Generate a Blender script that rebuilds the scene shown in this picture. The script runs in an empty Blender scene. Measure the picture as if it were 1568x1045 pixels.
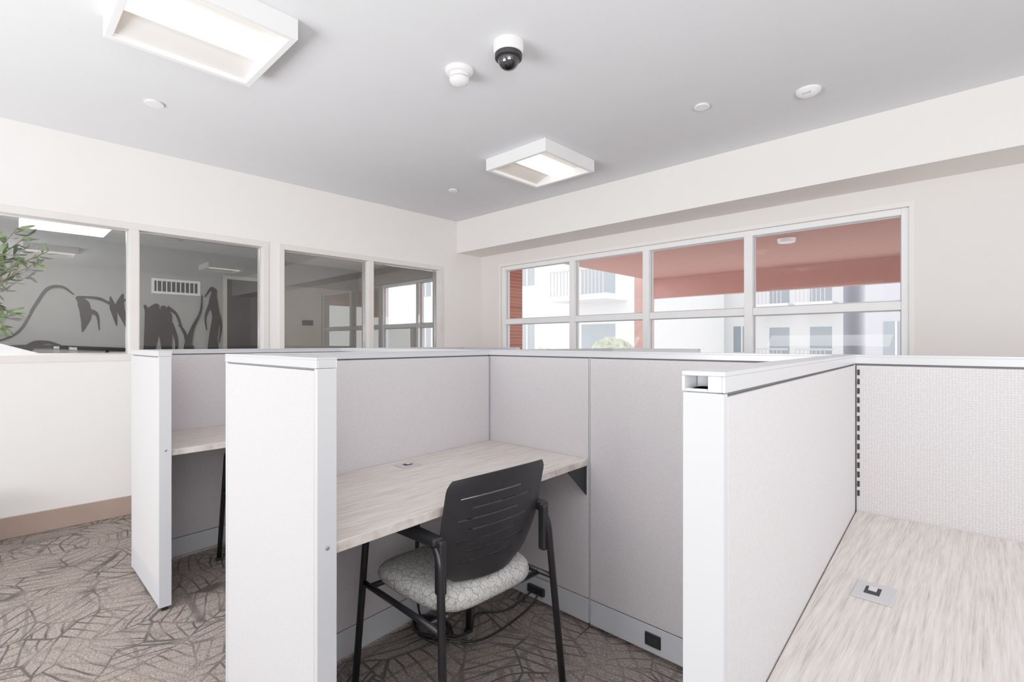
import bpy, bmesh, math, random
from mathutils import Vector, Matrix
random.seed(7)
S=bpy.context.scene
vs=S.view_settings
vs.view_transform='Standard'
vs.look='None'
vs.exposure=0.30
vs.gamma=1.05
vs.use_curve_mapping=True
cm=vs.curve_mapping
cm.white_level=(2.5,2.5,2.5)
cv=cm.curves[3]
cv.points[0].location=(0,0); cv.points[1].location=(1,1)
for a,b in ((.04,.105),(.10,.26),(.2,.475),(.32,.635),(.48,.77),(.72,.91)): cv.points.new(a,b)
cm.update()

# ------------------------------------------------------------------ materials
def nodes(name):
    m=bpy.data.materials.new(name); m.use_nodes=True
    nt=m.node_tree; b=nt.nodes['Principled BSDF']
    return m,nt,b
def N(nt,t,**k):
    n=nt.nodes.new(t)
    for a,v in k.items(): setattr(n,a,v)
    return n
def ramp(nt,stops):
    r=N(nt,'ShaderNodeValToRGB'); e=r.color_ramp.elements
    e[0].position,e[0].color=stops[0][0],(*stops[0][1],1)
    e[1].position,e[1].color=stops[-1][0],(*stops[-1][1],1)
    for p,c in stops[1:-1]:
        x=e.new(p); x.color=(*c,1)
    return r
def mat(name,col,rough=.5,metal=0,var=.03,scale=8,bump=0,bscale=200,spec=.5):
    m,nt,b=nodes(name)
    tc=N(nt,'ShaderNodeTexCoord'); n=N(nt,'ShaderNodeTexNoise'); n.inputs['Scale'].default_value=scale; n.inputs['Detail'].default_value=3
    nt.links.new(tc.outputs['Object'],n.inputs['Vector'])
    lo=tuple(max(0,c*(1-var)) for c in col); hi=tuple(min(1,c*(1+var)) for c in col)
    r=ramp(nt,[(.3,lo),(.7,hi)]); nt.links.new(n.outputs['Fac'],r.inputs['Fac'])
    nt.links.new(r.outputs['Color'],b.inputs['Base Color'])
    b.inputs['Roughness'].default_value=rough; b.inputs['Metallic'].default_value=metal
    b.inputs['Specular IOR Level'].default_value=spec
    if bump:
        n2=N(nt,'ShaderNodeTexNoise'); n2.inputs['Scale'].default_value=bscale
        nt.links.new(tc.outputs['Object'],n2.inputs['Vector'])
        bp=N(nt,'ShaderNodeBump'); bp.inputs['Strength'].default_value=bump; bp.inputs['Distance'].default_value=.002
        nt.links.new(n2.outputs['Fac'],bp.inputs['Height']); nt.links.new(bp.outputs['Normal'],b.inputs['Normal'])
    return m
WALL=mat('paint_warm_white',(.82,.785,.765),.8,bump=.1,bscale=150,var=.01)
WALLB=mat('paint_beige',(.75,.70,.675),.8,bump=.1,bscale=150,var=.01)
CEIL=mat('ceiling_paint',(.70,.71,.745),.85,bump=.15,bscale=120,var=.012)
BASEB=mat('rubber_base_tan',(.36,.27,.225),.55)
TRIM=mat('trim_paint',(.70,.655,.625),.45)
WFR=mat('window_frame_white',(.86,.86,.87),.35)
METAL=mat('powdercoat_light_grey',(.50,.515,.55),.38,var=.01)
CAPM=mat('cap_satin_aluminium',(.56,.575,.61),.3,var=.01,metal=.25)
SEAM=mat('seam_dark',(.13,.13,.15),.6)
WHITE=mat('white_plastic',(.85,.85,.86),.4,var=.01)
BLACK=mat('black_plastic',(.018,.018,.02),.42,bump=.1,bscale=400)
BLKM=mat('black_metal',(.014,.014,.016),.3,var=.1)
DARK=mat('dark_void',(.02,.02,.022),.7)
MURAL=mat('mural_dark_brown',(.012,.007,.006),.9,spec=.05)
GREY=mat('grey_plastic',(.42,.42,.44),.4)
CHROME=mat('satin_chrome',(.6,.6,.62),.25,metal=1)
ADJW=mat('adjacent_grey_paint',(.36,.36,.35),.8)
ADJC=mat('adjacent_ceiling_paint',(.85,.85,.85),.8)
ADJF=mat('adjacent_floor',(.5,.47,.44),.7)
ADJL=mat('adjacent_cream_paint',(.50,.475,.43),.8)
RED=mat('red_stucco',(.44,.225,.20),.8)
BLDG=mat('pale_stucco',(.74,.74,.77),.9)
BLDG2=mat('lavender_stucco',(.48,.47,.56),.9)
BWIN=mat('pale_window',(.24,.27,.31),.3)
GROUND=mat('concrete',(.55,.53,.5),.9,scale=1,var=.1)
LEAFM=mat('olive_leaf',(.12,.17,.08),.5,var=.5,scale=20)
BARK=mat('bark',(.16,.11,.08),.8)
POT=mat('pot_ceramic',(.5,.47,.44),.5)
TREEM=mat('shrub_leaf',(.30,.33,.24),.8,var=.4,scale=6)

def brick():
    m,nt,b=nodes('red_brick'); tc=N(nt,'ShaderNodeTexCoord'); mp=N(nt,'ShaderNodeMapping'); mp.inputs['Rotation'].default_value=(math.radians(90),0,0)
    nt.links.new(tc.outputs['Object'],mp.inputs['Vector'])
    k=N(nt,'ShaderNodeTexBrick'); k.inputs['Scale'].default_value=5; k.inputs['Color1'].default_value=(.42,.16,.12,1); k.inputs['Color2'].default_value=(.52,.24,.19,1); k.inputs['Mortar'].default_value=(.6,.5,.45,1); k.inputs['Mortar Size'].default_value=.012
    nt.links.new(mp.outputs['Vector'],k.inputs['Vector']); nt.links.new(k.outputs['Color'],b.inputs['Base Color']); b.inputs['Roughness'].default_value=.9
    return m
BRICK=brick()

def fabric(name,c,k=.05,weave=False):
    m,nt,b=nodes(name)
    tc=N(nt,'ShaderNodeTexCoord')
    n=N(nt,'ShaderNodeTexNoise'); n.inputs['Scale'].default_value=260; n.inputs['Detail'].default_value=2
    nt.links.new(tc.outputs['Object'],n.inputs['Vector'])
    src=n.outputs['Fac']
    if weave:
        v=N(nt,'ShaderNodeTexVoronoi'); v.inputs['Scale'].default_value=150; v.inputs['Randomness'].default_value=.3
        nt.links.new(tc.outputs['Object'],v.inputs['Vector']); src=v.outputs['Distance']
    r=ramp(nt,[(.25,tuple(x*(1-k) for x in c)),(.7,tuple(x*(1+k) for x in c))])
    nt.links.new(src,r.inputs['Fac']); nt.links.new(r.outputs['Color'],b.inputs['Base Color'])
    bp=N(nt,'ShaderNodeBump'); bp.inputs['Strength'].default_value=.35; bp.inputs['Distance'].default_value=.001
    nt.links.new(src,bp.inputs['Height']); nt.links.new(bp.outputs['Normal'],b.inputs['Normal'])
    b.inputs['Roughness'].default_value=.9; b.inputs['Sheen Weight'].default_value=.1
    return m
FAB=fabric('panel_fabric',(.50,.48,.495),.08)
FABW=fabric('woven_panel_fabric',(.54,.51,.52),.14,True)

def wood():
    m,nt,b=nodes('pale_ash_laminate')
    tc=N(nt,'ShaderNodeTexCoord')
    def lay(sc,s,det,dist):
        mp=N(nt,'ShaderNodeMapping'); mp.inputs['Scale'].default_value=sc
        nt.links.new(tc.outputs['Object'],mp.inputs['Vector'])
        n=N(nt,'ShaderNodeTexNoise'); n.inputs['Scale'].default_value=s; n.inputs['Detail'].default_value=det; n.inputs['Roughness'].default_value=.62; n.inputs['Distortion'].default_value=dist
        nt.links.new(mp.outputs['Vector'],n.inputs['Vector']); return n
    a=lay((90,3.2,10),1.5,6,.3); c=lay((260,9,10),1.5,3,0)
    mx=N(nt,'ShaderNodeMix',data_type='FLOAT'); mx.inputs['Factor'].default_value=.4
    nt.links.new(a.outputs['Fac'],mx.inputs['A']); nt.links.new(c.outputs['Fac'],mx.inputs['B'])
    r=ramp(nt,[(.34,(.34,.29,.255)),(.46,(.51,.455,.42)),(.62,(.66,.62,.585))])
    nt.links.new(mx.outputs['Result'],r.inputs['Fac']); nt.links.new(r.outputs['Color'],b.inputs['Base Color'])
    b.inputs['Roughness'].default_value=.45
    return m
WOOD=wood()

def carpet():
    m,nt,b=nodes('leaf_vein_carpet')
    L=nt.links.new
    tc=N(nt,'ShaderNodeTexCoord')
    def layer(scale,wscale,off,thin):
        mp=N(nt,'ShaderNodeMapping'); mp.inputs['Location'].default_value=off
        L(tc.outputs['Object'],mp.inputs['Vector'])
        nd=N(nt,'ShaderNodeTexNoise'); nd.inputs['Scale'].default_value=2.2; nd.inputs['Detail'].default_value=1
        L(mp.outputs['Vector'],nd.inputs['Vector'])
        mx=N(nt,'ShaderNodeVectorMath',operation='MULTIPLY_ADD'); mx.inputs[1].default_value=(.14,.14,0)
        L(nd.outputs['Color'],mx.inputs[0]); L(mp.outputs['Vector'],mx.inputs[2])
        v=N(nt,'ShaderNodeTexVoronoi'); v.inputs['Scale'].default_value=scale
        L(mx.outputs[0],v.inputs['Vector'])
        sp=N(nt,'ShaderNodeSeparateColor'); L(v.outputs['Color'],sp.inputs[0])
        ml=N(nt,'ShaderNodeMath',operation='MULTIPLY'); ml.inputs[1].default_value=6.28; L(sp.outputs[0],ml.inputs[0])
        vr=N(nt,'ShaderNodeVectorRotate',rotation_type='Z_AXIS'); L(mx.outputs[0],vr.inputs['Vector']); L(ml.outputs[0],vr.inputs['Angle'])
        w=N(nt,'ShaderNodeTexWave'); w.inputs['Scale'].default_value=wscale; w.inputs['Distortion'].default_value=1.2; w.inputs['Detail'].default_value=1; w.inputs['Detail Scale'].default_value=1.5
        L(vr.outputs[0],w.inputs['Vector'])
        r=ramp(nt,[(.0,(1,1,1)),(thin*.5,(.9,.9,.9)),(thin,(0,0,0))]); L(w.outputs['Fac'],r.inputs['Fac'])
        v2=N(nt,'ShaderNodeTexVoronoi',feature='DISTANCE_TO_EDGE'); v2.inputs['Scale'].default_value=scale
        L(mx.outputs[0],v2.inputs['Vector'])
        r2=ramp(nt,[(.0,(1,1,1)),(.014,(.9,.9,.9)),(.03,(0,0,0))]); L(v2.outputs['Distance'],r2.inputs['Fac'])
        mm=N(nt,'ShaderNodeMath',operation='MAXIMUM'); L(r.outputs['Color'],mm.inputs[0]); L(r2.outputs['Color'],mm.inputs[1])
        return mm
    a=layer(4.8,6.0,(0,0,0),.10); c=layer(3.2,4.2,(3.3,1.7,0),.13)
    mm=N(nt,'ShaderNodeMath',operation='MAXIMUM')
    s=N(nt,'ShaderNodeMath',operation='MULTIPLY'); s.inputs[1].default_value=.55; L(c.outputs[0],s.inputs[0])
    L(a.outputs[0],mm.inputs[0]); L(s.outputs[0],mm.inputs[1])
    n=N(nt,'ShaderNodeTexNoise'); n.inputs['Scale'].default_value=120; n.inputs['Detail'].default_value=3; L(tc.outputs['Object'],n.inputs['Vector'])
    r=ramp(nt,[(.3,(.18,.15,.132)),(.7,(.38,.33,.30))]); L(n.outputs['Fac'],r.inputs['Fac'])
    nb=N(nt,'ShaderNodeTexNoise'); nb.inputs['Scale'].default_value=5; L(tc.outputs['Object'],nb.inputs['Vector'])
    rb=ramp(nt,[(.38,(.3,.3,.3)),(.6,(.95,.95,.95))]); L(nb.outputs['Fac'],rb.inputs['Fac'])
    mix=N(nt,'ShaderNodeMix',data_type='RGBA'); mix.inputs['B'].default_value=(.085,.078,.075,1)
    ms=N(nt,'ShaderNodeMath',operation='MULTIPLY'); L(rb.outputs['Color'],ms.inputs[1]); L(mm.outputs[0],ms.inputs[0])
    L(ms.outputs[0],mix.inputs['Factor']); L(r.outputs['Color'],mix.inputs['A']); L(mix.outputs['Result'],b.inputs['Base Color'])
    bp=N(nt,'ShaderNodeBump'); bp.inputs['Strength'].default_value=.5; bp.inputs['Distance'].default_value=.004
    L(n.outputs['Fac'],bp.inputs['Height']); L(bp.outputs['Normal'],b.inputs['Normal'])
    b.inputs['Roughness'].default_value=.95; b.inputs['Specular IOR Level'].default_value=.1
    return m
CARPET=carpet()

def seatfab():
    m,nt,b=nodes('crackle_upholstery'); L=nt.links.new
    tc=N(nt,'ShaderNodeTexCoord'); outs=[]
    for s,o in ((40,0),(27,2.1)):
        mp=N(nt,'ShaderNodeMapping'); mp.inputs['Location'].default_value=(o,o,0); mp.inputs['Scale'].default_value=(1,1.6,1)
        L(tc.outputs['Object'],mp.inputs['Vector'])
        v=N(nt,'ShaderNodeTexVoronoi',feature='DISTANCE_TO_EDGE'); v.inputs['Scale'].default_value=s
        L(mp.outputs['Vector'],v.inputs['Vector'])
        r=ramp(nt,[(.012,(.24,.24,.24)),(.04,(.54,.535,.51))]); L(v.outputs['Distance'],r.inputs['Fac']); outs.append(r)
    mx=N(nt,'ShaderNodeMix',data_type='RGBA',blend_type='DARKEN'); mx.inputs['Factor'].default_value=1
    L(outs[0].outputs['Color'],mx.inputs['A']); L(outs[1].outputs['Color'],mx.inputs['B'])
    L(mx.outputs['Result'],b.inputs['Base Color']); b.inputs['Roughness'].default_value=.85
    return m
SEATF=seatfab()

def glass(name,tint,refl,base=.0):
    m=bpy.data.materials.new(name); m.use_nodes=True; nt=m.node_tree; nt.nodes.clear(); L=nt.links.new
    o=N(nt,'ShaderNodeOutputMaterial'); t=N(nt,'ShaderNodeBsdfTransparent'); t.inputs[0].default_value=(*tint,1)
    g=N(nt,'ShaderNodeBsdfGlossy'); g.inputs['Roughness'].default_value=.0; g.inputs['Color'].default_value=(.95,.96,.97,1)
    f=N(nt,'ShaderNodeFresnel'); f.inputs['IOR'].default_value=refl
    ad=N(nt,'ShaderNodeMath',operation='ADD'); ad.inputs[1].default_value=base; ad.use_clamp=True
    mx=N(nt,'ShaderNodeMixShader'); L(f.outputs[0],ad.inputs[0]); L(ad.outputs[0],mx.inputs[0]); L(t.outputs[0],mx.inputs[1]); L(g.outputs[0],mx.inputs[2]); L(mx.outputs[0],o.inputs[0])
    return m
GLASS=glass('clear_glass',(.96,.97,.97),1.25)
GLASSL=glass('interior_glass',(.80,.82,.83),1.45,.055)
DOMEG=glass('smoked_dome',(.25,.25,.28),1.5,.06)

def emit(name,c,s):
    m,nt,b=nodes(name); b.inputs['Base Color'].default_value=(*c,1)
    n=N(nt,'ShaderNodeTexNoise'); n.inputs['Scale'].default_value=3
    r=ramp(nt,[(0,tuple(x*.97 for x in c)),(1,c)]); nt.links.new(n.outputs['Fac'],r.inputs['Fac'])
    nt.links.new(r.outputs['Color'],b.inputs['Emission Color']); b.inputs['Emission Strength'].default_value=s
    return m
GLOW=emit('lit_diffuser',(1,.89,.76),2.5)
GLOW2=emit('lit_diffuser_adjacent',(1,.97,.93),12)

# ------------------------------------------------------------------ mesh helpers
def link(o,parent=None):
    S.collection.objects.link(o)
    if parent: o.parent=parent
    return o
def empty(name,loc=(0,0,0),rot=0):
    e=bpy.data.objects.new(name,None); e.location=loc; e.rotation_euler=(0,0,rot); e.empty_display_size=.1
    S.collection.objects.link(e); return e
def addbox(bm,x0,x1,y0,y1,z0,z1,mi=0):
    vs=[bm.verts.new((x,y,z)) for x in (x0,x1) for y in (y0,y1) for z in (z0,z1)]
    for f in ((0,1,3,2),(4,6,7,5),(0,4,5,1),(2,3,7,6),(0,2,6,4),(1,5,7,3)):
        fc=bm.faces.new([vs[i] for i in f]); fc.material_index=mi
def finish(bm,name,mats,parent=None,bevel=0,smooth=False,seg=2):
    bmesh.ops.recalc_face_normals(bm,faces=bm.faces)
    me=bpy.data.meshes.new(name); bm.to_mesh(me); bm.free()
    for m in (mats if isinstance(mats,(list,tuple)) else [mats]): me.materials.append(m)
    if smooth:
        for p in me.polygons: p.use_smooth=True
    o=bpy.data.objects.new(name,me); link(o,parent)
    if bevel:
        b=o.modifiers.new('bev','BEVEL'); b.width=bevel; b.segments=seg; b.limit_method='ANGLE'
    return o
def boxes(name,bl,mats,parent=None,bevel=0):
    bm=bmesh.new()
    for b in bl: addbox(bm,*b)
    return finish(bm,name,mats,parent,bevel)
def prism(name,poly,z0,z1,m,parent=None,bevel=0,axis='z'):
    bm=bmesh.new()
    def P(a,b,c):
        return (a,b,c) if axis=='z' else ((c,a,b) if axis=='x' else (a,c,b))
    lo=[bm.verts.new(P(a,b,z0)) for a,b in poly]; hi=[bm.verts.new(P(a,b,z1)) for a,b in poly]
    n=len(poly)
    bm.faces.new(lo); bm.faces.new(hi)
    for i in range(n): bm.faces.new((lo[i],lo[(i+1)%n],hi[(i+1)%n],hi[i]))
    return finish(bm,name,m,parent,bevel)
def lathe(name,prof,mats,parent=None,loc=(0,0,0),seg=48,mi=None):
    bm=bmesh.new(); rings=[]
    for r,z in prof:
        r=max(r,.0006)
        rings.append([bm.verts.new((r*math.cos(2*math.pi*i/seg),r*math.sin(2*math.pi*i/seg),z)) for i in range(seg)])
    for k in range(len(rings)-1):
        for i in range(seg):
            f=bm.faces.new((rings[k][i],rings[k][(i+1)%seg],rings[k+1][(i+1)%seg],rings[k+1][i]))
            if mi: f.material_index=mi[k]
    bm.faces.new(rings[-1]); bm.faces.new(rings[0])
    o=finish(bm,name,mats,parent,smooth=True); o.location=loc
    e=o.modifiers.new('es','EDGE_SPLIT'); e.split_angle=math.radians(40)
    return o
def smoothpath(pts,sub=8):
    P=[Vector(p) for p in pts]; out=[]
    for i in range(len(P)-1):
        p0=P[i-1] if i>0 else P[i]*2-P[i+1]; p1=P[i]; p2=P[i+1]; p3=P[i+2] if i+2<len(P) else P[i+1]*2-P[i]
        for k in range(sub):
            t=k/sub
            out.append(.5*((2*p1)+(-p0+p2)*t+(2*p0-5*p1+4*p2-p3)*t*t+(-p0+3*p1-3*p2+p3)*t**3))
    out.append(P[-1]); return out
def roundpath(pts,r=.03,n=5):
    P=[Vector(p) for p in pts]; out=[P[0]]
    for i in range(1,len(P)-1):
        a=(P[i-1]-P[i]); b=(P[i+1]-P[i]); rr=min(r,a.length*.45,b.length*.45)
        A=P[i]+a.normalized()*rr; B=P[i]+b.normalized()*rr
        for k in range(n+1):
            t=k/n; out.append(A*(1-t)**2+P[i]*2*t*(1-t)+B*t*t)
    out.append(P[-1]); return out
def addtube(bm,path,r,seg=10,r1=None):
    rings=[]; n=len(path); prev=None
    for i,p in enumerate(path):
        d=(path[min(i+1,n-1)]-path[max(i-1,0)]).normalized()
        if prev is None:
            u=d.orthogonal().normalized()
        else:
            u=(prev-d*prev.dot(d)).normalized()
        prev=u; w=d.cross(u); rr=r if r1 is None else r+(r1-r)*i/(n-1)
        rings.append([bm.verts.new(p+(u*math.cos(2*math.pi*k/seg)+w*math.sin(2*math.pi*k/seg))*rr) for k in range(seg)])
    for a,b in zip(rings,rings[1:]):
        for k in range(seg): bm.faces.new((a[k],a[(k+1)%seg],b[(k+1)%seg],b[k]))
    bm.faces.new(rings[0]); bm.faces.new(rings[-1])
def tubes(name,paths,r,m,parent=None,seg=10):
    bm=bmesh.new()
    for p in paths: addtube(bm,p,r,seg)
    return finish(bm,name,m,parent,smooth=True)

# ------------------------------------------------------------------ room shell
XL,XR,YB,YW,ZC=-4.54,3.2,-3.0,4.22,2.686
boxes('floor',[(XL-.15,XR+.15,YB-.15,YW+.15,-.1,0)],CARPET)
boxes('ceiling',[(XL-.15,XR+.15,YB-.15,YW+.15,ZC,ZC+.12)],CEIL)
# left wall with two window groups
T=.12
gA=(-.24,1.68); gB=(1.79,3.60); zb,zt=1.135,2.12
boxes('wall_left',[(XL-T,XL,YB,YW,0,zb),(XL-T,XL,YB,YW,zt,ZC),(XL-T,XL,YB,gA[0],zb,zt),(XL-T,XL,gA[1],gB[0],zb,zt),(XL-T,XL,gB[1],YW,zb,zt)],WALL)
# window wall
wx0,wx1,wz0,wz1=-4.20,-.375,.88,2.16
boxes('wall_back',[(XL-T,XR,YW,YW+.15,0,wz0),(XL-T,XR,YW,YW+.15,wz1,ZC),(XL-T,wx0,YW,YW+.15,wz0,wz1),(wx1,XR,YW,YW+.15,wz0,wz1)],WALLB)
boxes('wall_right',[(XR,XR+.12,YB,YW,0,ZC)],WALL)
# unseen rear wall; its window openings are added to let in sky fill
rear=[(XL,XR,YB-.12,YB,0,1.3),(XL,XR,YB-.12,YB,2.45,ZC)]
for a,b in ((XL,-3.4),(-1.4,.6),(2.6,XR)): rear.append((a,b,YB-.12,YB,1.3,2.45))
boxes('wall_front',rear,WALL)
boxes('trim_beam',[(XL,XR,3.83,YW,2.315,ZC)],WALL)
boxes('baseboard_left',[(XL,XL+.012,YB,YW,0,.137)],BASEB,bevel=.003)
boxes('baseboard_back',[(XL+.012,XR,YW-.012,YW,0,.137)],BASEB,bevel=.003)

# interior windows in left wall
def leftwin(name,y0,y1,mull):
    e=empty(name)
    f=.035; fr=[]
    X0,X1=XL-T-.008,XL+.010
    fr+=[(X0,X1,y0-.012,y0+f,zb-.012,zt+.012),(X0,X1,y1-f,y1+.012,zb-.012,zt+.012),(X0,X1,y0+f,y1-f,zt-f,zt+.012),(X0,X1,y0+f,y1-f,zb-.012,zb+f)]
    for m in mull: fr.append((X0,X1,m-.028,m+.028,zb+f,zt-f))
    boxes('frame',fr,TRIM,e,.003)
    ys=[y0+f]+[v for m in mull for v in (m-.028,m+.028)]+[y1-f]
    gl=[];st=[]
    for a,b in zip(ys[::2],ys[1::2]):
        gl.append((XL-.068,XL-.062,a,b,zb+f,zt-f))
        for (p,q,r,s) in ((a,a+.012,zb+f,zt-f),(b-.012,b,zb+f,zt-f),(a+.012,b-.012,zb+f,zb+f+.012),(a+.012,b-.012,zt-f-.012,zt-f)):
            st.append((XL-.060,XL-.045,p,q,r,s))
    boxes('glazing_stop',st,CHROME,e)
    bm=bmesh.new()
    for (x0,x1,a,b,c,d) in gl:
        bm.faces.new([bm.verts.new(v) for v in ((x1,a,c),(x1,b,c),(x1,b,d),(x1,a,d))])
    finish(bm,'glass_pane',GLASSL,e)
leftwin('window_1',gA[0],gA[1],[.745])
leftwin('window_2',gB[0],gB[1],[2.69])

# exterior window
def extwin(name,x0,x1,z0,z1,mull,trz,y,mt=WFR):
    e=empty(name); f=.045; Y0,Y1=y+.02,y+.11
    fr=[(x0,x0+f,Y0,Y1,z0,z1),(x1-f,x1,Y0,Y1,z0,z1),(x0+f,x1-f,Y0,Y1,z1-f,z1),(x0+f,x1-f,Y0,Y1,z0,z0+f)]
    xs=[x0+f]
    for m in mull:
        fr.append((m-.032,m+.032,Y0-.005,Y1,z0+f,z1-f)); xs+=[m-.032,m+.032]
    xs.append(x1-f); gl=[]; 
    for a,b in zip(xs[::2],xs[1::2]):
        fr.append((a,b,Y0+.01,Y1,trz-.03,trz+.03))
        gl+=[(a,b,z0+f,trz-.03),(a,b,trz+.03,z1-f)]
    boxes('frame',fr,mt,e,.004)
    gk=[]
    for a,b,c,d in gl:
        for (p,q,r,s) in ((a,a+.008,c,d),(b-.008,b,c,d),(a+.008,b-.008,c,c+.008),(a+.008,b-.008,d-.008,d)): gk.append((p,q,Y0+.035,Y0+.045,r,s))
    boxes('gasket',gk,GREY,e)
    bm=bmesh.new()
    for a,b,c,d in gl: bm.faces.new([bm.verts.new(v) for v in ((a,Y0+.05,c),(b,Y0+.05,c),(b,Y0+.05,d),(a,Y0+.05,d))])
    finish(bm,'glass_pane',GLASS,e)
extwin('window_3',wx0,wx1,wz0,wz1,[-3.165,-2.31,-1.40],1.505,YW)
boxes('trim_1',[(wx0-.03,wx0,YW-.008,YW,wz0-.03,wz1+.03),(wx1,wx1+.03,YW-.008,YW,wz0-.03,wz1+.03),(wx0,wx1,YW-.008,YW,wz1,wz1+.03),(wx0,wx1,YW-.008,YW,wz0-.03,wz0)],WALL)

# ------------------------------------------------------------------ adjoining room
AX=-7.5; AZ=2.45
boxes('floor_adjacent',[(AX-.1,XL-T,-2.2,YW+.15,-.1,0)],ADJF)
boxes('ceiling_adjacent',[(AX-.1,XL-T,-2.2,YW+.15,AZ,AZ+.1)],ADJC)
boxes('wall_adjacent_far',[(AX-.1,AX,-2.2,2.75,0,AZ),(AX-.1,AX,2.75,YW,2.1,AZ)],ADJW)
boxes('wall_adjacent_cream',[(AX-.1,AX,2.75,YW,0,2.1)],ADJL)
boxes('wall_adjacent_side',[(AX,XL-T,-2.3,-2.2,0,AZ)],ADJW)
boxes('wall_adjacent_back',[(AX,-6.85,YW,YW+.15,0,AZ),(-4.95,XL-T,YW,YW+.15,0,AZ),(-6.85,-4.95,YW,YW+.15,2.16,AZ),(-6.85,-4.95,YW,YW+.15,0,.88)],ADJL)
extwin('window_4',-6.85,-4.95,.88,2.16,[-5.9],1.505,YW)
d=empty('door_1')
boxes('leaf',[(AX+.001,AX+.04,2.24,2.66,.01,2.12)],DARK,d,.003)
boxes('casing',[(AX+.001,AX+.05,2.19,2.24,0,2.17),(AX+.001,AX+.05,2.66,2.71,0,2.17),(AX+.001,AX+.05,2.24,2.66,2.12,2.17)],ADJL,d,.003)
v=empty('air_vent')
boxes('frame',[(AX,AX+.015,1.40,1.93,1.87,1.90),(AX,AX+.015,1.40,1.93,2.03,2.06),(AX,AX+.015,1.40,1.43,1.90,2.03),(AX,AX+.015,1.90,1.93,1.90,2.03)],WHITE,v)
boxes('louvers',[(AX+.002,AX+.012,1.455+i*.05,1.465+i*.05,1.90,2.03) for i in range(9)],WHITE,v)
boxes('duct',[(AX,AX+.002,1.43,1.90,1.90,2.03)],DARK,v)
boxes('door_sign',[(AX,AX+.01,3.28,3.45,1.52,1.60)],DARK,bevel=.003)
# dark silhouette mural of branching dancing figures
bm=bmesh.new(); X=AX+.012; layer_i=[0]
def branch(pts,ws):
    layer_i[0]+=1; xx=X+.0004*layer_i[0]
    n=len(pts); P=smoothpath([(xx,a,b) for a,b in pts],8); m=len(P); L=[];R=[]
    for i,p in enumerate(P):
        d_=(P[min(i+1,m-1)]-P[max(i-1,0)]).normalized(); nn=Vector((0,-d_.z,d_.y))
        f=i/(m-1)*(n-1); k=min(int(f),n-2); w=ws[k]+(ws[k+1]-ws[k])*(f-k)
        L.append(bm.verts.new(p+nn*w)); R.append(bm.verts.new(p-nn*w))
    for i in range(m-1): bm.faces.new((L[i],L[i+1],R[i+1],R[i]))
# figure with looping ribbon
branch([(-.05,1.22),(.22,1.36),(.36,1.66),(.46,1.85),(.58,1.88),(.68,1.80)],[.006,.012,.016,.018,.014,.006])
branch([(.20,.8),(.30,1.18),(.44,1.26),(.62,1.20)],[.05,.04,.02,.006])
branch([(.0,1.19),(.4,1.215),(.85,1.19),(1.25,1.17)],[.03,.02,.02,.02])
# hanging figures
branch([(.70,1.78),(.76,1.70),(.78,1.55),(.75,1.38)],[.015,.055,.05,.006])
branch([(.72,1.78),(.90,1.77),(1.02,1.70)],[.01,.016,.01])
branch([(.80,1.62),(.88,1.58),(.90,1.40)],[.04,.016,.005])
branch([(1.00,1.80),(1.03,1.66),(1.06,1.46)],[.008,.035,.006])
branch([(1.12,1.84),(1.09,1.70),(1.12,1.58),(1.16,1.42)],[.01,.045,.035,.006])
branch([(.98,1.74),(1.06,1.70),(1.17,1.80)],[.008,.02,.008])
branch([(.86,.6),(.92,.95),(.98,1.18)],[.07,.05,.01])
# torso figure with legs
branch([(1.30,.5),(1.36,1.0),(1.40,1.35),(1.42,1.62),(1.46,1.74)],[.05,.05,.075,.085,.02])
branch([(1.60,.5),(1.57,1.0),(1.55,1.35),(1.54,1.60),(1.52,1.72)],[.05,.045,.07,.075,.02])
branch([(1.33,1.72),(1.37,1.60),(1.35,1.40)],[.012,.04,.01])
branch([(1.56,1.70),(1.66,1.62),(1.72,1.44),(1.76,1.34)],[.03,.014,.012,.008])
branch([(1.60,1.5),(1.66,1.3),(1.66,1.1)],[.03,.02,.01])
# slender branching figure
branch([(1.72,.5),(1.76,.95),(1.79,1.22),(1.84,1.44),(1.93,1.66),(1.95,1.88)],[.035,.03,.045,.022,.014,.008])
branch([(1.79,1.25),(1.74,1.42),(1.68,1.48)],[.03,.012,.006])
branch([(1.90,.6),(1.86,1.0),(1.82,1.22)],[.02,.025,.03])
# tall leaning figure
branch([(1.98,1.86),(2.06,1.98),(2.10,1.92)],[.008,.02,.04])
branch([(2.10,1.98),(2.08,1.80),(2.11,1.60),(2.07,1.2),(2.05,.5)],[.02,.055,.045,.055,.05])
branch([(2.10,1.75),(2.17,1.50),(2.15,1.25)],[.03,.016,.006])
branch([(2.06,1.80),(1.99,1.60),(2.00,1.42)],[.03,.014,.006])
branch([(2.10,1.3),(2.14,.9),(2.13,.5)],[.03,.03,.03])
o=finish(bm,'silhouette_wall_mural',MURAL)
for (x,y) in ((-6.1,.5),):
    lf=empty('ceiling_light_adjacent'); boxes('housing',[(x-.2,x+.2,y-.2,y+.2,AZ-.07,AZ-.001)],WHITE,lf,.004); boxes('diffuser',[(x-.3,x+.3,y-.3,y+.3,AZ-.14,AZ-.07)],GLOW2,lf)

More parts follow.
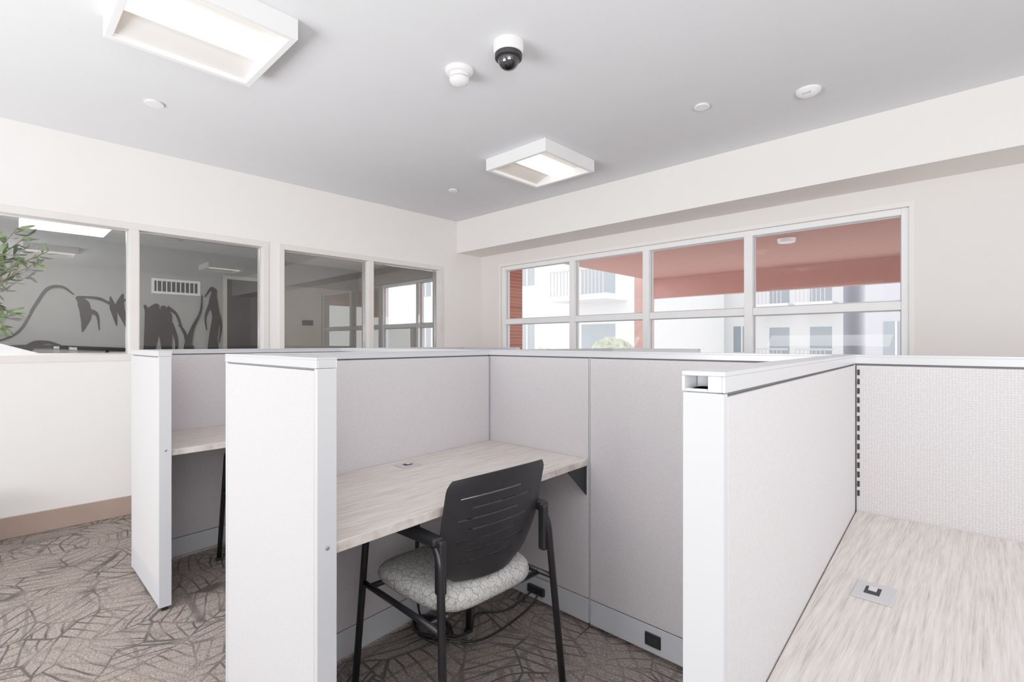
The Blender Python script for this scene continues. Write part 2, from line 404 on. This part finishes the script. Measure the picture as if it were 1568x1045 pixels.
# ------------------------------------------------------------------ ceiling light fixtures
def fixture(cx,cy):
    e=empty('ceiling_light_fixture',(cx,cy,ZC)); h=.30; t=.03; D=-.092
    boxes('frame',[(-h,-h+t,-h,h,D,0),(h-t,h,-h,h,D,0),(-h+t,h-t,-h,-h+t,D,0),(-h+t,h-t,h-t,h,D,0)],WHITE,e,.003)
    bm=bmesh.new()
    for s in (-1,1):
        prof=[(s*(h-t),D+.022),(s*(h-t-.05),D+.04),(s*.16,-.03),(s*.105,-.02)]
        for (xa,za),(xb,zb_) in zip(prof,prof[1:]):
            bm.faces.new([bm.verts.new(c) for c in ((xa,-h+t,za),(xa,h-t,za),(xb,h-t,zb_),(xb,-h+t,zb_))])
    finish(bm,'reflector',TRIM,e)
    bm=bmesh.new(); n=14; L=h-t-.004
    ring=[[bm.verts.new((.10*math.cos(math.pi*i/n),y,-.018-.058*math.sin(math.pi*i/n))) for i in range(n+1)] for y in (-L,L)]
    for i in range(n): bm.faces.new((ring[0][i],ring[0][i+1],ring[1][i+1],ring[1][i]))
    bm.faces.new(ring[0]); bm.faces.new(ring[1])
    o=finish(bm,'diffuser',GLOW,e)
for c in ((-2.51,.65),(-2.53,2.98),(1.0,.65),(1.0,2.98),(-2.51,-1.7),(1.0,-1.7)): fixture(*c)

# dome camera, detectors, sprinkler covers
e=empty('dome_security_camera',(-1.66,1.72,ZC))
lathe('base',[(.0,0),(.072,0),(.072,-.035),(.068,-.05),(.06,-.055)],WHITE,e)
lathe('ring',[(.06,-.05),(.066,-.055),(.064,-.075),(.05,-.08)],BLACK,e)
dome=[(.052*math.cos(a),-.075-.052*math.sin(a)) for a in [math.radians(x) for x in (0,15,30,45,60,75,89)]]
lathe('dome',dome,DOMEG,e)
lathe('lens_ball',[(.034*math.cos(math.radians(a)),-.078-.036*math.sin(math.radians(a))) for a in (0,20,40,60,80,89)],GREY,e)
lathe('lens',[(.014,0),(.014,-.012),(.009,-.014)],BLACK,e,loc=(.0,-.004,-.108))
e=empty('smoke_detector',(-2.01,1.71,ZC))
lathe('flange',[(0,0),(.074,0),(.074,-.010),(.066,-.022),(.05,-.026)],WHITE,e)
lathe('head',[(.05,-.024),(.05,-.038),(.047,-.040),(.047,-.046),(.052,-.050),(.046,-.066),(.03,-.076),(.0,-.078)],[WHITE,GREY],e,mi=[0,0,1,0,0,0,0])
for (x,y,r) in ((-3.60,.687,.05),(-3.62,3.007,.045),(-1.25,2.978,.045)):
    lathe('sprinkler_cover',[(0,0),(r-.006,0),(r-.004,-.006),(r,-.008),(r-.002,-.011),(0,-.013)],WHITE,None,loc=(x,y,ZC-.0005))
e=empty('ceiling_sensor',(-.735,3.209,ZC))
lathe('base',[(0,0),(.063,0),(.062,-.012),(.045,-.026),(.03,-.034),(0,-.036)],WHITE,e)
boxes('sensor_window',[(-.022,.022,-.046,-.036,-.032,-.022)],GREY,e,.002)

# ------------------------------------------------------------------ cubicle partitions
H=1.215
def partition(p0,p1,seams=(),end=(False,False),fabs=None,open_end=False,name='cubicle_partition'):
    a=Vector(p0); b=Vector(p1); L=(b-a).length; ang=math.atan2(b.y-a.y,b.x-a.x)
    e=empty(name,(a.x,a.y,0),ang)
    boxes('core',[(.002,L-.002,-.017,.017,.02,H-.022)],SEAM,e)
    xs=[0]+list(seams)+[L]; tiles=[];bt=[];strip=[]
    k=.005
    for i in range(len(xs)-1):
        x0=xs[i]+(k if i or not end[0] else .016); x1=xs[i+1]-(k if i<len(xs)-2 or not end[1] else .016)
        for s in (-1,1):
            y0,y1=sorted((s*.017,s*.025)); tiles.append((x0,x1,y0,y1,.134,H-.032,i if fabs else 0)); bt.append((x0,x1,*sorted((s*.017,s*.0245)),.025,.130))
    ms=[FAB,FABW]
    tiles=[t[:6]+((1 if (fabs and fabs[t[6]]) else 0),) for t in tiles]
    boxes('fabric_tiles',tiles,ms,e,.0022)
    boxes('base_raceway',bt,METAL,e,.002)
    for x in seams: 
        strip.append((x-.002,x+.002,-.023,.023,.03,H-.03))
    if strip: boxes('seam_strips',strip,METAL,e)
    # hollow top cap
    w=.027; x0=-.001; x1=L+.001
    cap=[(x0,x1,-w,w,H-.006,H),(x0,x1,-w,-w+.004,H-.026,H-.006),(x0,x1,w-.004,w,H-.026,H-.006)]
    if not open_end: cap.append((x1-.003,x1,-w+.004,w-.004,H-.026,H-.006)); 
    else: cap+= [(x1-.012,x1,.006,w-.004,H-.026,H-.006),(x1-.05,x1-.042,-w+.004,.006,H-.026,H-.006),(x1-.05,x1,-w+.004,.006,H-.026,H-.022)]
    cap.append((x0,x0+.003,-w+.004,w-.004,H-.026,H-.006))
    boxes('top_cap',cap,CAPM,e,.0012)
    pe=[]
    if end[0]: pe.append((-.002,.014,-.0255,.0255,.02,H-.027))
    if end[1]: pe.append((L-.014,L+.002,-.0255,.0255,.02,H-.027))
    if pe: boxes('end_post',pe,METAL,e,.002)
    ft=[(x,x+.03,-.012,.012,0,.02) for x in (.01,L-.04)]
    boxes('leveling_foot',ft,BLKM,e,.002)
    if end[1]:
        o=lathe('post_screw',[(0,0),(.005,0),(.005,.003),(.002,.004)],CHROME,e,seg=16); o.rotation_euler=(0,math.pi/2,0); o.location=(L+.002,0,.75)
    return e
Y0=1.835
SX=-3.53
partition((SX,Y0),(1.4,Y0),seams=[x-SX for x in (-2.86,-1.885,-1.258,-.292,.33)],fabs=[0,0,0,0,1,1])
partition((-3.50,1.806),(-3.378,.601))
partition((-1.908,1.806),(-1.808,.601))
partition((-.314,1.806),(-.2566,.615),end=(False,True),open_end=True)
partition((-3.405,.572),(-2.776,.572),end=(True,True))
partition((-1.833,.572),(-1.169,.572),end=(True,True))
partition((-3.50,1.864),(-3.55,3.045))
partition((-1.908,1.864),(-1.96,3.045))
partition((-3.575,3.075),(-2.86,3.075),end=(False,True))
partition((-1.985,3.075),(-1.31,3.075),end=(False,True))

# slotted standard at the corner + seam
bm=bmesh.new()
for x in (-.281,):
    z=.79
    while z<H-.05:
        addbox(bm,x-.003,x+.003,1.8075,1.8098,z,z+.017); z+=.028
finish(bm,'slotted_standard',DARK)
# outlet in base raceway
e=empty('wall_outlet',(-.955,1.8095,.078))
boxes('plate',[(-.034,.034,-.005,0,-.026,.026)],BLACK,e,.003)
boxes('sockets',[(-.024,-.004,-.007,-.005,-.012,.012),(.006,.024,-.007,-.005,-.012,.012)],DARK,e,.001)

# ------------------------------------------------------------------ desks
def desk(poly_,grom,bra,name='desk'):
    e=empty(name,(0,0,0))
    prism('worktop',poly_,.716,.745,WOOD,e,.003)
    gx,gy=grom
    g=boxes('grommet_plate',[(-.034,.034,-.045,.045,0,.003)],GREY,e,.003); g.location=(gx,gy,.745)
    g=boxes('grommet_ports',[(-.016,.010,-.018,.018,.003,.0045)],DARK,e,.001); g.location=(gx,gy,.745)
    g=boxes('grommet_switch',[(-.010,.004,-.006,.012,.0045,.008)],CAPM,e,.001); g.location=(gx,gy,.745)
    for (x,y,s) in bra:
        prism('bracket',[(y,.716),(y-s*.13,.716),(y-s*.13,.704),(y,.585)],x-.002,x+.002,BLKM,e,axis='x')
    return e
desk([(-1.880,1.806),(-1.262,1.806),(-1.195,.602),(-1.780,.602)],(-1.735,1.20),[(-1.272,1.808,1)])
desk([(-3.472,1.806),(-2.86,1.806),(-2.80,.602),(-3.350,.602)],(-3.32,1.20),[(-2.87,1.808,1)])
desk([(-.286,1.806),(.34,1.806),(.40,.58),(-.2285,.58)],(-.165,1.235),[(.32,1.808,1)])
# supporting panel for right desk (open end)
boxes('desk_leg_panel',[(-.2,.38,.585,.605,0,.716)],METAL,bevel=.003)

# ------------------------------------------------------------------ chairs
def chair(loc,rot):
    e=empty('office_guest_chair',(*loc,0),rot)
    bm=bmesh.new(); R=.0125
    for s in (-1,1):
        path=roundpath([(-.245,s*.265,.012),(-.20,s*.240,.635),(.195,s*.240,.650),(.225,s*.243,.60),(.275,s*.268,.012)],.05,6)
        addtube(bm,path,R,12)
        addtube(bm,[Vector((-.215,s*.247,.40)),Vector((.238,s*.252,.405))],.010,10)
    for x in (-.17,.17): addtube(bm,[Vector((x,-.247,.40)),Vector((x,.247,.40))],.010,10)
    finish(bm,'frame',BLKM,e,smooth=True)
    bm=bmesh.new()
    for s in (-1,1):
        for x in (-.245,.275): addbox(bm,x-.014,x+.014,s*.2665-.014,s*.2665+.014,0,.016)
    finish(bm,'glides',BLACK,e,.003)
    # arm pads
    bm=bmesh.new()
    for s in (-1,1):
        addbox(bm,-.02,.215,s*.240-.021,s*.240+.021,.648,.672)
        addbox(bm,.196,.228,s*.232-.014,s*.232+.014,.50,.665)
    finish(bm,'arm_pads',BLACK,e,.008,seg=3)
    # seat cushion (superellipse grid)
    bm=bmesh.new(); n=48; m=10
    def ring(k,z):
        out=[]
        for i in range(n):
            a=2*math.pi*i/n; c,s=math.cos(a),math.sin(a); p=.42
            x=.222*k*math.copysign(abs(c)**p,c); y=.228*k*math.copysign(abs(s)**p,s)
            if x>0: y*=1-.10*(x/.23)
            out.append(bm.verts.new((x-.005,y,z-(.018*max(0,-x/.22)**2 if z>.44 else 0))))
        return out
    rs=[ring(k,z) for k,z in ((.9,.412),(.97,.416),(1,.428),(1.005,.444),(.985,.462),(.94,.472),(.8,.479),(.5,.481),(.2,.480))]
    for a,b in zip(rs,rs[1:]):
        for i in range(n): bm.faces.new((a[i],a[(i+1)%n],b[(i+1)%n],b[i]))
    bm.faces.new(rs[-1]); bm.faces.new(rs[0])
    finish(bm,'seat',SEATF,e,smooth=True)
    prism('seat_pan',[(-.19,-.19),(.18,-.18),(.18,.18),(-.19,.19)],.396,.414,BLACK,e,.006)
    # slotted backrest
    zs=[]; slots=[.560,.595,.630,.665,.700,.735,.770]
    edges=[.49,.51,.53]
    for s in slots: edges+=[s-.0024,s+.0024,s+.0175]
    edges+=[.80,.815,.828,.836]
    nx=36; bm=bmesh.new(); grid=[]
    for zi in edges:
        u=(zi-.49)/(.836-.49)
        w=.165+.055*math.sin(min(1,u*1.9)*math.pi/2)+.0*u
        if u>.9: w-=.018*((u-.9)/.1)**2
        if u<.12: w-=.03*((.12-u)/.12)**2
        row=[]
        for i in range(nx+1):
            t=-1+2*i/nx; y=w*t
            x=.200+.020*u+.055*u*u-.045*t*t+.012*math.sin(u*math.pi)
            zz=zi+.014*(1-t*t)*u
            row.append(bm.verts.new((x,y,zz)))
        grid.append(row)
    for r in range(len(edges)-1):
        mid=(edges[r]+edges[r+1])/2
        k=None
        for q,s in enumerate(slots):
            if abs(mid-s)<.001: k=q
        for i in range(nx):
            t=-1+2*(i+.5)/nx
            if k is not None:
                lo,hi=(-.80,.35) if k%2==0 else (-.60,.62)
                if lo<t<hi: continue
            bm.faces.new((grid[r][i],grid[r][i+1],grid[r+1][i+1],grid[r+1][i]))
    o=finish(bm,'backrest',BLACK,e,smooth=True)
    sd=o.modifiers.new('sol','SOLIDIFY'); sd.thickness=.004; sd.offset=0
    es=o.modifiers.new('es','EDGE_SPLIT'); es.split_angle=math.radians(50)
    return e
chair((-1.385,1.165),math.radians(-1))
chair((-2.965,1.19),math.radians(1))

# ------------------------------------------------------------------ cords
def coil(c,r,turns,z):
    out=[]
    for i in range(turns*16):
        a=2*math.pi*i/16; rr=r*(1+.18*math.sin(i*.37)+.08*math.sin(i*1.1))
        out.append(Vector((c[0]+rr*1.25*math.cos(a),c[1]+rr*.8*math.sin(a),z+.010+.028*abs(math.sin(i*.23)))))
    return out
P=[coil((-1.72,1.31),.075,6,0),
   smoothpath([(-1.80,1.30,.715),(-1.80,1.29,.5),(-1.79,1.28,.2),(-1.77,1.30,.05),(-1.66,1.33,.008),(-1.62,1.44,.006),(-1.70,1.55,.006),(-1.62,1.66,.01),(-1.58,1.79,.06)],8),
   smoothpath([(-1.69,1.22,.715),(-1.66,1.20,.52),(-1.70,1.22,.3),(-1.74,1.27,.08),(-1.72,1.36,.02)],8),
   smoothpath([(-1.64,1.30,.03),(-1.55,1.40,.006),(-1.53,1.54,.006),(-1.53,1.72,.03),(-1.53,1.79,.07)],8)]
tubes('power_cord',P,.0042,BLACK,None,8)
e=empty('plug_adapter',(-1.555,1.808,.075)); boxes('body',[(-.05,.05,-.018,0,-.018,.018)],BLACK,e,.004)

# ------------------------------------------------------------------ potted olive tree
e=empty('potted_olive_tree',(-4.14,-.24,0))
lathe('pot',[(0,0),(.13,0),(.17,.36),(.18,.38),(.165,.38),(.16,.33),(0,.33)],POT,e)
bm=bmesh.new(); tr=smoothpath([(0,0,.33),(.02,.02,.8),(-.02,.04,1.2),(.01,.06,1.5)],8); addtube(bm,tr,.022,8,.012)
tips=[(-.12,.40,1.90),(-.06,.50,1.82),(-.2,.36,1.78),(.05,.36,1.92),(-.02,.45,1.74),(-.1,-.3,1.95),(.2,-.2,1.95),(.22,-.05,1.9),(-.05,.36,1.42),(0,.32,1.34),(.1,.0,2.0),(.16,.12,1.7),(-.2,-.1,1.7),(.1,-.35,1.6)]
bl=bmesh.new()
for t in tips:
    st=Vector(tr[-1-random.randint(0,7)]); en=Vector(t); mid=(st+en)/2+Vector((0,0,.05))
    p=smoothpath([st,mid,en],9); addtube(bm,p,.006,6,.002)
    for k in range(4,len(p)):
        for q in range(2):
            dirv=Vector((random.uniform(-1,1),random.uniform(-1,1),random.uniform(-.8,.5))).normalized()
            dirv=(dirv+(p[min(k+1,len(p)-1)]-p[k-1]).normalized()*.8).normalized()
            ln=random.uniform(.055,.09); w=ln*.13
            sd=dirv.cross(Vector((random.uniform(-1,1),random.uniform(-1,1),1))).normalized()
            up=dirv.cross(sd)*.004
            b0=p[k]
            vv=[bl.verts.new(b0+dirv*ln*f+sd*w*g+up*h2) for f,g,h2 in ((0,0,0),(.3,.9,1),(.6,1,1.5),(.85,.6,1),(1,0,0),(.85,-.6,1),(.6,-1,1.5),(.3,-.9,1))]
            bl.faces.new(vv)
finish(bm,'trunk_and_branches',BARK,e,smooth=True); finish(bl,'leaves',LEAFM,e)

# ------------------------------------------------------------------ exterior
boxes('ground_exterior',[(-40,30,YW+.16,45,-.3,-.12)],GROUND)
boxes('ground_front',[(-20,20,-30,YB-.16,-.3,-.12)],GROUND)
c=empty('patio_canopy')
boxes('soffit',[(-5.3,8,YW+.16,9.9,2.62,2.8)],RED,c)
boxes('fascia',[(-5.3,8,9.9,10.1,2.22,3.1)],RED,c)
boxes('posts',[(-5.62,-5.3,9.8,10.1,-.12,3.1),(4,4.3,9.8,10.1,-.12,2.22)],RED,c)
e=empty('canopy_downlights')
for x,y in ((-1.9,7.2),(-.9,6.0),(-3.6,6.5)): lathe('can',[(0,0),(.11,0),(.10,-.05),(0,-.055)],WHITE,e,loc=(x,y,2.618),seg=24)
boxes('brick_column',[(-5.42,-5.02,5.15,5.5,-.12,5)],BRICK)
def building(name,x0,x1,y,h,body,nx,bal):
    e=empty(name); boxes('body',[(x0,x1,y,y+8,-.12,h)],body,e)
    w=[];fr=[];bb=[];rl=[]
    st=(x1-x0)/nx
    for i in range(nx):
        for f in range(int(h//3)):
            cx=x0+st*(i+.5); z=f*3+.8; q=min(1.3,st*.42)
            if i in bal:
                bb.append((cx-q,cx+q,y-1.4,y,z-.95,z-.75))
                rl.append((cx-q,cx+q,y-1.4,y-1.34,z+.15,z+.22))
                nb=int(2*q/.16)
                for k in range(nb):
                    xx=cx-q+.02+k*.16; rl.append((xx,xx+.03,y-1.39,y-1.35,z-.75,z+.15))
                w.append((cx-q*.6,cx+q*.6,y-.02,y,z-.75,z+1.2))
            else:
                w.append((cx-.4,cx+.4,y-.02,y,z,z+1.3)); fr.append((cx-.03,cx+.03,y-.05,y-.02,z,z+1.3))
    boxes('windows',w,BWIN,e)
    if fr: boxes('window_mullions',fr,WHITE,e)
    if bb: boxes('balcony_slabs',bb,BLDG,e); boxes('balcony_rails',rl,GREY,e)
building('apartment_building',-20,-4.6,26,13,BLDG,9,(1,3,5,7,8))
building('apartment_building',-3.5,14,24,13,BLDG2,9,(1,3,6))
building('apartment_building',-24,-9.2,16.5,10,BLDG,4,(3,))
for (x,y,r) in ((-8.2,13,.75),(-10.5,12.5,.6)):
    e=empty('garden_shrub',(x,y,-.12)); bm=bmesh.new()
    bmesh.ops.create_icosphere(bm,subdivisions=4,radius=r)
    for v_ in bm.verts: v_.co*=1+random.uniform(-.13,.13); v_.co.z=v_.co.z+r*1.0
    o=finish(bm,'foliage',TREEM,e)

# ------------------------------------------------------------------ added fill lights, out of view
def area(name,loc,target,sx,sy,p,c=(1,1,1)):
    l=bpy.data.lights.new(name,'AREA'); l.shape='RECTANGLE'; l.size=sx; l.size_y=sy; l.energy=p; l.color=c
    o=bpy.data.objects.new(name,l); S.collection.objects.link(o); o.location=loc
    o.rotation_euler=(Vector(target)-Vector(loc)).to_track_quat('-Z','Y').to_euler()
area('ceiling_fill_light',(1.3,-.5,1.3),(1.1,-.1,2.68),2.2,1.6,135,(1,.99,.98))  # added area light, aimed up to brighten the ceiling
area('ceiling_fill_light',(-2.2,-1.7,1.0),(-2.4,-.2,2.68),2.0,1.2,110,(1,.99,.98))  # second added uplight, for the left part of the ceiling
area('room_fill_light',(2.8,-1.6,2.0),(-3.2,2.2,1.9),1.6,1.2,28,(1,.99,.98))  # added soft fill from behind the camera, no lamp stands here

# ------------------------------------------------------------------ world, camera
w=bpy.data.worlds.new('sky'); S.world=w; w.use_nodes=True
bg=w.node_tree.nodes['Background']; bg.inputs[0].default_value=(.98,.99,1,1); bg.inputs[1].default_value=3.2
cam=bpy.data.cameras.new('camera'); co=bpy.data.objects.new('camera',cam); S.collection.objects.link(co)
co.location=(0,0,1.25); co.rotation_euler=(math.radians(90),0,math.radians(43.58))
cam.lens=17.56; cam.sensor_width=36; cam.shift_y=.0022; cam.clip_start=.02; cam.clip_end=200
S.camera=co
